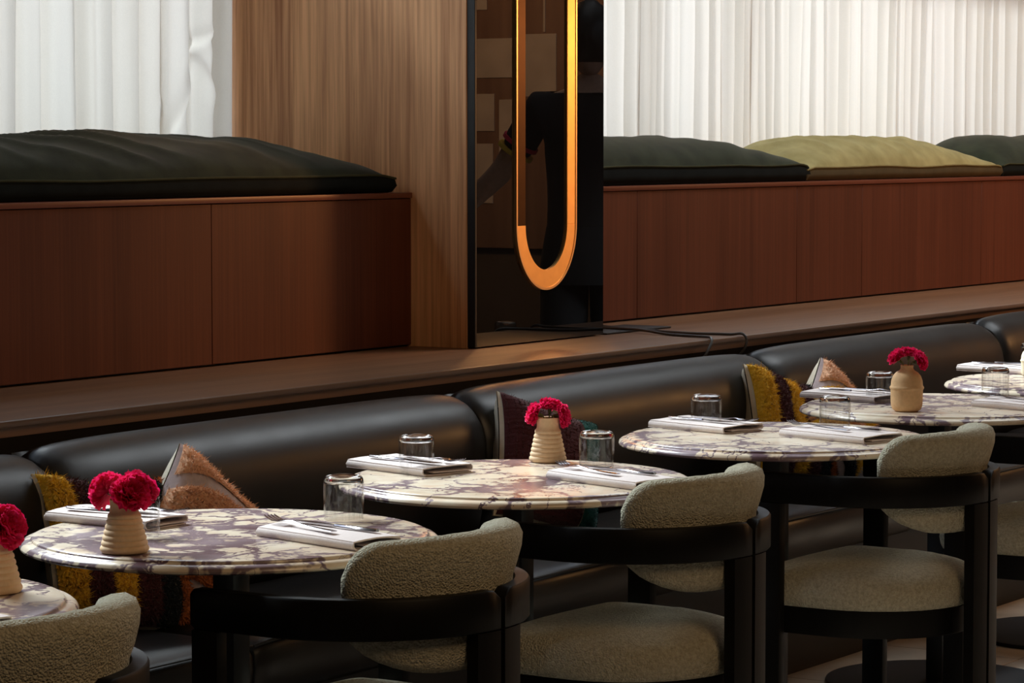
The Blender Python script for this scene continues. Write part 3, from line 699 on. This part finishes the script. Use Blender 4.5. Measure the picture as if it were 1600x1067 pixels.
# ------------------------------------------------------------------ upturned tumblers
GLASS = [(4.366, 3.217, 'beside the near napkin of the table with two striped pillows'), (3.980, 3.385, 'half hidden by the ribbed vase at the striped pillow table'),
         (5.050, 3.530, 'over the far napkin at the table before the maroon pillow'), (5.330, 3.255, 'right of the ribbed vase before the maroon pillow'),
         (6.245, 3.500, 'over the far napkin on the table without a vase'), (6.382, 3.218, 'right on the table without a vase, before the next table edge'),
         (7.118, 3.455, 'left of the tan bottle vase'), (7.440, 3.262, 'right of the tan bottle vase, before the farthest table'),
         (8.400, 3.560, 'on the farthest table at the right edge')]
def tumbler(loc, label):
    t = thing('tumbler', label, 'glass', loc, 0, 'upturned tumblers on the tables')
    wall = [(.0352, .0005), (.0368, .0008), (.0372, .002), (.0375, .030), (.0378, .060), (.0376, .0675), (.0356, .0675), (.0355, .060), (.0352, .030), (.0350, .002), (.0352, .0005)]
    bm = lathe(wall, 64); bmesh.ops.remove_doubles(bm, verts=bm.verts, dist=1e-5); bmesh.ops.recalc_face_normals(bm, faces=bm.faces)
    obj('wall', bm, 'thin_glass', t, angle=60)
    base = [(0, .0690), (.024, .0688), (.0320, .0682), (.0374, .0677), (.0373, .071), (.0358, .0770), (.0325, .0805), (.027, .0815), (.012, .0800), (0, .0792)]
    obj('thick_base', lathe(base, 64), 'glass', t, angle=60)
    return t
g0 = None
for x, y, words in GLASS:
    onn = any(math.hypot(x - a[1], y - a[2]) < 0.12 and a[6] for a in NAP)
    z = TZ
    if g0 is None: g0 = tumbler((x, y, z), 'clear upturned tumbler ' + words)
    else: dup(g0, (x, y, z), 0, 'clear upturned tumbler ' + words)

# ------------------------------------------------------------------ vases and carnations
def ribbed_vase(loc, label, h=0.094, rb=0.0405, rt=0.0245):
    prof = [(0, .001), (rb - .003, .001), (rb - .001, .003)]
    n = 7; hb = h * 0.70
    for k in range(n):
        for q in range(6):
            s = (k + q / 6) / n; base = rb + (rt + .0015 - rb) * s
            prof.append((base + .0022 * math.sin(PI * q / 6) ** 0.7 - .0006, .004 + hb * s))
    prof += [(rt + .0002, hb + .006), (rt - .0004, hb + .012), (rt, h - .004), (rt + .0004, h - .001), (rt - .0006, h), (rt - .003, h - .001), (rt - .0034, h - .01), (rt - .002, h * .5), (0, h * .4)]
    o = obj('ribbed_vase', lathe(prof, 64), 'clay_pale', angle=50, loc=loc)
    return tag(o, label, 'vase', 'ribbed clay vases')
def bottle_vase(name, loc, label, m='clay_tan', s=1.0):
    prof = [(0, .001), (.030, .001), (.037, .006), (.0405, .016), (.0415, .030), (.0418, .055), (.0425, .0575), (.0447, .0605), (.0445, .0635), (.0425, .0660), (.0415, .068), (.0405, .080), (.036, .0925), (.029, .101), (.0205, .1065), (.017, .110), (.0162, .116), (.0172, .1195), (.0155, .1205), (.0138, .119), (.0135, .10), (.0, .09)]
    o = obj(name, lathe([(r * s, z * s) for r, z in prof], 64), m, angle=50, loc=loc)
    return tag(o, label, 'vase')
def bloom_mesh(seed, R=0.030):
    rnd = random.Random(seed); bm = bmesh.new()
    layers = [(0.10, 7, .50), (0.35, 9, .72), (0.62, 12, .90), (0.92, 14, 1.0), (1.22, 14, 1.0), (1.50, 13, .95)]
    for (el, cnt, ln) in layers:
        for k in range(cnt):
            az = 2 * PI * (k + rnd.uniform(-.3, .3)) / cnt; e2 = el + rnd.uniform(-.13, .13)
            ax = Vector((math.sin(e2) * math.cos(az), math.sin(e2) * math.sin(az), math.cos(e2)))
            side = Vector((-math.sin(az), math.cos(az), 0)); nor = ax.cross(side).normalized()
            Lp = R * ln * rnd.uniform(.88, 1.12); wv = R * rnd.uniform(.42, .6); ph = rnd.uniform(0, 6)
            rows = []
            for i in range(5):
                s = i / 4; hw = wv * (0.18 + 0.82 * s ** 0.8); row = []
                for j in range(9):
                    q = (j / 8 - .5) * 2
                    ruff = .0030 * s * s * math.sin(q * 7 + ph) + .0014 * s ** 3 * math.sin(q * 17 + ph * 2)
                    lift = Lp * (s - 0.14 * s * q * q) + .0012 * s ** 3 * math.sin(q * 13 + ph)
                    p = ax * lift + side * (hw * q) + nor * (ruff + .22 * Lp * s * s * (0.4 + .5 * math.sin(ph)))
                    row.append(bm.verts.new(p))
                rows.append(row)
            for a, c in zip(rows, rows[1:]):
                for j in range(8): bm.faces.new((a[j], a[j + 1], c[j + 1], c[j]))
    return bm
BLOOMS = []
def carnation(mouth, foot, head, seed, label, R=0.030):
    """stem from inside the vase (foot) over the mouth to the bloom base (head)"""
    root = thing('carnation', label, 'flower', foot, 0, 'magenta carnations in the vases')
    F = Vector(foot); P = [(0, 0, 0), Vector(mouth) - F, Vector(head) - F]
    obj('stem', tube(spline(P, 6), 0.0016, 6), 'stem', root)
    d = (Vector(head) - Vector(mouth)).normalized()
    cal = lathe([(0, -.012), (.0028, -.010), (.0045, -.004), (.0055, .003), (.0048, .006), (0, .005)], 10)
    q = Vector((0, 0, 1)).rotation_difference(d)
    cal.transform(Matrix.Translation(Vector(head) - F) @ q.to_matrix().to_4x4()); obj('calyx', cal, 'soil', root)
    bm = bloom_mesh(seed, R); bm.transform(Matrix.Translation(Vector(head) - F) @ q.to_matrix().to_4x4())
    obj('bloom', bm, 'petal', root, angle=180)
R_IMG = Vector((math.sin(HEAD), -math.cos(HEAD), 0)); D_IMG = Vector((math.cos(HEAD), math.sin(HEAD), 0))
def bunch(vase, h, heads, words, R=0.030):
    for i, (lr_, fb, up, nm) in enumerate(heads):
        b0 = Vector(vase); hd = b0 + R_IMG * lr_ + D_IMG * fb + Vector((0, 0, h + up)); dirn = R_IMG * lr_ + D_IMG * fb
        dn = dirn.normalized() if dirn.length > 1e-5 else Vector((0, 0, 0))
        mouth = b0 + dn * 0.010 + Vector((0, 0, h + .001)); foot = b0 - dn * 0.004 + Vector((0, 0, h * .45))
        carnation(mouth, foot, hd, 11 + i * 7 + int(vase[0] * 10), 'magenta carnation, ' + nm + ' bloom ' + words, R)
V1 = (3.802, 3.266, TZ); V2 = (5.392, 3.418, TZ); V4 = (6.912, 3.278, TZ); V0 = (3.352, 3.145, TZ)
ribbed_vase(V1, 'ribbed cone clay vase on the table with two striped pillows', 0.092, .0415)
ribbed_vase(V2, 'ribbed cone clay vase before the maroon pillow', 0.098, .0405)
ribbed_vase(V0, 'ribbed cone clay vase at the bottom left corner', 0.098, .043)
bottle_vase('bottle_vase', V4, 'tan clay bottle vase with a raised ring round its belly')
bottle_vase('bottle_vase', (8.115, 3.44, TZ), 'cream bottle vase cut off at the right edge, farthest table', 'clay_cream', 0.8)
bunch(V1, .092, [(-.026, .012, .010, 'back left'), (.010, -.012, .006, 'front'), (.020, .014, .012, 'back right')], 'at the table with two striped pillows', .036)
bunch(V2, .098, [(-.022, 0, .006, 'left'), (.004, .012, .016, 'middle'), (.024, -.004, .003, 'right')], 'before the maroon pillow', .028)
bunch(V0, .098, [(-.016, 0, .012, 'upper'), (.014, -.008, .004, 'lower')], 'at the bottom left corner', .037)
bunch(V4, .1205, [(-.022, .002, .014, 'left'), (.006, .012, .022, 'middle'), (.026, -.006, .010, 'right')], 'in the tan bottle vase', .028)

# ------------------------------------------------------------------ scatter pillows on the banquette
def pillow_pt(u, v, S, T, side):
    """u,v in -1..1 -> local x (width), z (height), y (thickness; front is -y)"""
    pinch = 1 - 0.085 * (1 - u * u) * abs(v) ** 3 ; pinv = 1 - 0.085 * (1 - v * v) * abs(u) ** 3
    f = (max(0, 1 - u ** 4) * max(0, 1 - v ** 4)) ** 0.55
    return Vector((u * S / 2 * pinv, side * T / 2 * f, v * S / 2 * pinch))
def pillow(name, loc, rot, S, T, stripes, label, group, back='cream_cloth', ground='lavender_cloth', chop=0.0):
    t = thing(name, label, 'pillow', loc, 0, group); t.rotation_euler = rot
    n = 30
    def P(u, v, side, off=0.0):
        p = pillow_pt(u, v, S, T, side)
        p.z -= chop * math.exp(-(u / 0.5) ** 2) * max(0, v) * S
        p.y += side * off; return p
    for side, m, nm in ((1, back, 'back_cover'), (-1, ground, 'front_cover')):
        bm = bmesh.new(); rows = [[bm.verts.new(P(-1 + 2 * i / n, -1 + 2 * j / n, side, 0.002)) for i in range(n + 1)] for j in range(n + 1)]
        for a, c in zip(rows, rows[1:]):
            for i in range(n): bm.faces.new((a[i], a[i + 1], c[i + 1], c[i]))
        bmesh.ops.recalc_face_normals(bm, faces=bm.faces)
        obj(nm, bm, m, t, angle=180)
    for si, (curve, a, b2, m, pile) in enumerate(stripes):
        na, nl = 18, 110; bm = bmesh.new(); rows = []
        for j in range(nl + 1):
            row = []
            for i in range(na + 1):
                s = a + (b2 - a) * i / na; tt = -1 + 2 * j / nl
                if curve == 'v': u, v = s, tt * 0.985
                elif curve == 'h': u, v = tt * 0.985, s
                else:
                    cu, cv = curve; v = tt * .985; dd = s * s - (v - cv) ** 2; u = cu + math.sqrt(dd) if dd > 0 else -2
                u = max(-.985, min(.985, u)); k = i / na
                prof = min(1, 5 * min(k, 1 - k)) ** .5 * min(1, 30 * min(j, nl - j) / nl + .15)
                tuft = pile * (.8 + .35 * nz1(u * 30 + si, v * 30, 1.0) + .22 * random.uniform(-1, 1))
                p = P(u, v, -1, 0.005 + max(0.002, tuft) * prof)
                p += Vector((random.uniform(-1, 1), 0, random.uniform(-1, 1))) * pile * .32 * min(1, prof)
                row.append(bm.verts.new(p))
            rows.append(row)
        for r0, r1 in zip(rows, rows[1:]):
            for i in range(na):
                f = (r0[i], r0[i + 1], r1[i + 1], r1[i])
                if max(x.co.x for x in f) - min(x.co.x for x in f) + max(x.co.z for x in f) - min(x.co.z for x in f) > 1e-4: bm.faces.new(f)
        bmesh.ops.recalc_face_normals(bm, faces=bm.faces); bm.normal_update()
        faces = [f for f in bm.faces if f.calc_area() > 1e-7]; bm.faces.ensure_lookup_table()
        for q in range(2600):
            f = random.choice(faces); p = f.calc_center_median(); nn = Vector((0, -1, 0)) * .35 + f.normal * (.5 if f.normal.y < .2 else -.5)
            dv_ = Vector((random.gauss(0, .42), random.gauss(0, .3), random.gauss(0, .42) - .15)); wv_ = Vector((random.uniform(-1, 1), random.uniform(-.3, .3), random.uniform(-1, 1))).normalized() * .0011
            tip = p + (nn + dv_) * pile * random.uniform(.7, 1.25)
            bm.faces.new([bm.verts.new(p - wv_), bm.verts.new(p + wv_), bm.verts.new(tip)])
        obj('stripe', bm, m, t, angle=180)
    return t
GP = 'striped pillows on the banquette'
SA = [('v', -.985, -.68, 'shag_yellow', .012), ('v', -.68, -.34, 'shag_maroon', .010), ('v', -.34, -.04, 'shag_yellow', .012), ('v', -.04, .32, 'shag_maroon', .010), ('v', .32, .62, 'shag_navy', .009), ('v', .62, .80, 'shag_orange', .010), ('v', .80, .985, 'shag_navy', .009)]
CC = (-1.25, -.25)
SB = [(CC, 2.10, 2.56, 'shag_tan', .010), (CC, 1.56, 1.90, 'shag_tan', .010), (CC, 1.04, 1.34, 'shag_tan', .010), (CC, .74, .98, 'shag_navy', .010), (CC, .50, .72, 'shag_orange', .011)]
SB2 = [(CC, 2.04, 2.56, 'shag_tan', .010), (CC, 1.62, 1.90, 'shag_yellow', .012), (CC, 1.28, 1.52, 'shag_tan', .012), (CC, .86, 1.24, 'shag_yellow', .012), (CC, .50, .80, 'shag_navy', .010)]
SC = [('v', -.985, .48, 'shag_maroon', .007), ('v', .50, .985, 'shag_teal', .004)]
SEAT = 0.464
pillow('striped_pillow', (4.545, 3.93, .605), (math.radians(-22), math.radians(5), math.radians(-16)), .345, .13, SA, 'mustard and maroon striped shaggy pillow behind the near ribbed vase', GP, ground='cream_cloth', chop=.06)
pillow('striped_pillow', (4.72, 3.86, .625), (math.radians(-16), math.radians(-46), math.radians(4)), .285, .12, SB, 'apricot curved-stripe shaggy pillow standing on its corner behind a near table', GP)
pillow('maroon_pillow', (6.185, 3.93, .628), (math.radians(-20), math.radians(18), math.radians(-20)), .33, .13, SC, 'maroon shaggy pillow with a teal corner on the banquette', GP, ground='cream_cloth', chop=.02)
pillow('striped_pillow', (7.49, 3.93, .615), (math.radians(-20), math.radians(14), math.radians(-12)), .345, .13, SA, 'mustard and maroon striped pillow behind the vase-less table', GP, ground='cream_cloth', chop=.06)
pillow('striped_pillow', (7.65, 3.87, .618), (math.radians(-16), math.radians(-42), math.radians(4)), .29, .12, SB2, 'apricot and mustard pillow on its corner beside the farther tables', GP)

# ------------------------------------------------------------------ right-hand wall with pinned sheets, seen in the smoked mirror
bm = mkbox(XR - 0.03, XR - 0.0005, -1.0, 3.2, 0.9, 3.0, bev=0.004); tag(obj('pin_board', bm, 'board'), 'brown pin board on the end wall, seen in the mirror', 'board')
for i, (y0, y1, z0, z1, nm) in enumerate(((.60, .915, 1.772, 1.972, 'wide sheet'), (.92, 1.14, 1.675, 1.99, 'upright sheet'), (.57, .765, 1.50, 1.69, 'small framed sheet'), (.795, .92, 1.30, 1.66, 'slanted sheet'), (.55, .757, 1.13, 1.435, 'low sheet'), (1.062, 1.074, 2.0, 2.16, 'narrow strip'), (.55, .72, 2.12, 2.35, 'top sheet'))):
    tag(obj('paper_sheet', mkbox(XR - 0.034, XR - 0.0305, y0, y1, z0, z1), 'paper'), nm + ' pinned to the brown board, seen in the mirror', 'paper', 'pinned sheets')

# ------------------------------------------------------------------ person standing in the room, seen in the smoked mirror
def skin(name, pts, edges, m, parent, sub=2, root=0):
    me = bpy.data.meshes.new(name); me.from_pydata([p[:3] for p in pts], edges, []); me.materials.append(M[m])
    o = bpy.data.objects.new(name, me); COL.objects.link(o); o.parent = parent
    md = o.modifiers.new('skin', 'SKIN'); md.use_smooth_shade = True
    for i, p in enumerate(pts):
        sv = me.skin_vertices[0].data[i]; sv.radius = (p[3], p[4] if len(p) > 4 else p[3]); sv.use_root = (i == root)
    s = o.modifiers.new('sub', 'SUBSURF'); s.levels = sub; s.render_levels = sub
    return o
per = thing('person', 'person in a black t-shirt with red and yellow sleeve trim, reflected in the mirror', 'person', (9.6, 3.16, 0), math.radians(60))
S_ = 1.10
P_ = [(0, 0, .97, .10, .07), (0, .0, 1.12, .10, .07), (0, .01, 1.28, .11, .08), (0, .01, 1.41, .11, .07), (0, .0, 1.50, .065, .06), (0, .01, 1.56, .055, .055),
      (-.17, .01, 1.43, .062), (-.30, -.06, 1.22, .047), (-.44, -.14, 1.09, .036), (-.50, -.17, 1.05, .026),
      (.18, .01, 1.43, .062), (.26, .0, 1.15, .047), (.24, -.14, .95, .036), (.23, -.20, .90, .026),
      (-.085, 0, .86, .065), (-.094, -.005, .50, .045), (-.10, .015, .10, .035), (.085, 0, .86, .065), (.094, -.005, .50, .045), (.10, .015, .10, .035), (-.10, -.10, .05, .03), (.10, -.10, .05, .03)]
E_ = [(0, 1), (1, 2), (2, 3), (3, 4), (4, 5), (3, 6), (6, 7), (7, 8), (8, 9), (3, 10), (10, 11), (11, 12), (12, 13), (0, 14), (14, 15), (15, 16), (0, 17), (17, 18), (18, 19), (16, 20), (19, 21)]
skin('body', [(p[0] * S_, p[1] * S_, p[2] * S_, *[q * S_ for q in p[3:]]) for p in P_], E_, 'skin', per)
TS = [(0, 0, .88, .170, .128), (0, 0, .97, .165, .125), (0, .0, 1.12, .155, .112), (0, .01, 1.28, .17, .122), (0, .01, 1.41, .165, .112), (0, .005, 1.475, .085, .078),
      (-.17, .01, 1.43, .074), (-.27, -.04, 1.265, .064), (.18, .01, 1.43, .074), (.235, .005, 1.25, .064)]
skin('tshirt', [(p[0] * S_, p[1] * S_, p[2] * S_, *[q * S_ for q in p[3:]]) for p in TS], [(0, 1), (1, 2), (2, 3), (3, 4), (4, 5), (4, 6), (6, 7), (4, 8), (8, 9)], 'tshirt', per)
for z, m, nm in ((0, 'red_trim', 'red sleeve band'), (1, 'yellow_trim', 'yellow sleeve band')):
    a, b2 = Vector((-.238, -.028, 1.318)), Vector((-.27, -.04, 1.265)); dirn = (b2 - a).normalized(); c = (a + dirn * (.035 * z)) * S_
    tag(obj('sleeve_band', tube([c, c + dirn * .016], .074, 24), m, per), nm)
def leg_rings():
    bm = bmesh.new()
    def ring(cx, cy, z, rx, ry, n=20): return [bm.verts.new(Vector((cx + rx * math.cos(2 * PI * k / n), cy + ry * math.sin(2 * PI * k / n), z)) * S_) for k in range(n)]
    def bridge(a, c):
        for k in range(len(a)): bm.faces.new((a[k], a[(k + 1) % len(a)], c[(k + 1) % len(a)], c[k]))
    rows = [ring(0, 0, z, rx, ry) for z, rx, ry in ((1.02, .150, .115), (.95, .162, .122), (.88, .172, .126), (.82, .168, .118))]
    for a, c in zip(rows, rows[1:]): bridge(a, c)
    bm.faces.new(rows[0]); bm.faces.new(rows[-1][::-1])
    for sd_ in (-1, 1):
        rows = [ring(sd_ * x, y, z, r, r * 1.05) for x, y, z, r in ((.084, 0, .86, .086), (.088, 0, .70, .084), (.094, -.005, .50, .068), (.098, .01, .30, .064), (.10, .015, .08, .060))]
        for a, c in zip(rows, rows[1:]): bridge(a, c)
        bm.faces.new(rows[0]); bm.faces.new(rows[-1][::-1])
    bmesh.ops.recalc_face_normals(bm, faces=bm.faces)
    return bm
obj('trousers', leg_rings(), 'tshirt', per, angle=60)
for s in (-1, 1):
    rings = []
    for y, hw, h in ((.085, .022, .055), (.07, .036, .085), (.02, .042, .095), (-.05, .043, .070), (-.11, .046, .052), (-.16, .038, .042), (-.185, .018, .026)):
        rings.append([Vector((s * .10 + hw * math.cos(PI * k / 8), y, max(.0005, h * math.sin(PI * k / 8)))) * S_ for k in range(9)])
    obj('shoe', loft(rings), 'hair', per, angle=60)
bm = bmesh.new(); bmesh.ops.create_uvsphere(bm, u_segments=28, v_segments=20, radius=1)
for v_ in bm.verts:
    x, y, z = v_.co; jaw = 1 - .28 * max(0, -z) ; ny = y * .098
    if y < 0: ny -= .018 * math.exp(-(x / .16) ** 2 - ((z + .12) / .22) ** 2); ny += .012 * (math.exp(-((abs(x) - .38) / .16) ** 2 - ((z - .08) / .12) ** 2)); ny -= .006 * math.exp(-(x / .3) ** 2 - ((z + .48) / .07) ** 2)
    v_.co = Vector((x * .076 * jaw, ny, z * .118)) * S_ + Vector((0, 0, 1.655)) * S_
obj('head', bm, 'skin', per, angle=180)
for s in (-1, 1):
    bm = bmesh.new(); bmesh.ops.create_uvsphere(bm, u_segments=10, v_segments=8, radius=1)
    for v_ in bm.verts: v_.co = Vector((s * .078 + v_.co.x * .010, v_.co.y * .018 + .01, 1.65 + v_.co.z * .030)) * S_
    obj('ear', bm, 'skin', per, angle=180)
    bm = bmesh.new(); bmesh.ops.create_uvsphere(bm, u_segments=10, v_segments=8, radius=.011 * S_)
    for v_ in bm.verts: v_.co += Vector((s * .029, -.080, 1.665)) * S_
    obj('eye', bm, 'hair', per, angle=180)
bm = bmesh.new(); bmesh.ops.create_uvsphere(bm, u_segments=28, v_segments=20, radius=1)
for v_ in bm.verts:
    x, y, z = v_.co; k = 1 + .05 * nz1(x * 5, y * 5, z * 5)
    yy = y * .112 * k + .016; zz = z * .125 * k + .018
    if y < -.1 and z < .45: yy = max(yy, -.03)
    if z < -.55: zz = max(zz, -.075)
    v_.co = Vector((x * .086 * k, yy, zz)) * S_ + Vector((0, 0, 1.665)) * S_
obj('hair', bm, 'hair', per, angle=180)
hands = []
for s, wpt, dr in ((-1, Vector((-.50, -.17, 1.05)), Vector((-.75, -.35, -.35))), (1, Vector((.23, -.20, .90)), Vector((-.05, -.55, -.6)))):
    dr = dr.normalized(); sd = dr.cross(Vector((0, 0, 1))).normalized(); up = sd.cross(dr)
    pts = [(*wpt, .025, .018), (*(wpt + dr * .06), .036, .014), (*(wpt + dr * .10), .038, .012)]; ed = [(0, 1), (1, 2)]
    for f, (o_, ln) in enumerate(((-.030, .062), (-.010, .075), (.010, .070), (.029, .055))):
        b0 = wpt + dr * .095 + sd * o_; i0 = len(pts)
        for q, kk in enumerate((0.0, .5, .8, 1.0)): pts.append((*(b0 + dr * ln * kk - up * (.03 * kk * kk)), .0085 - .002 * kk))
        ed += [(2, i0), (i0, i0 + 1), (i0 + 1, i0 + 2), (i0 + 2, i0 + 3)]
    i0 = len(pts); b0 = wpt + dr * .035
    for kk in (0.3, .7, 1.0): pts.append((*(b0 + (sd * -.055 + dr * .045) * kk * 1.0), .0105 - .002 * kk))
    ed += [(1, i0), (i0, i0 + 1), (i0 + 1, i0 + 2)]
    skin('hand', [(p[0] * S_, p[1] * S_, p[2] * S_, *[q * S_ for q in p[3:]]) for p in pts], ed, 'skin', per, 1)
bpy.context.view_layer.update()
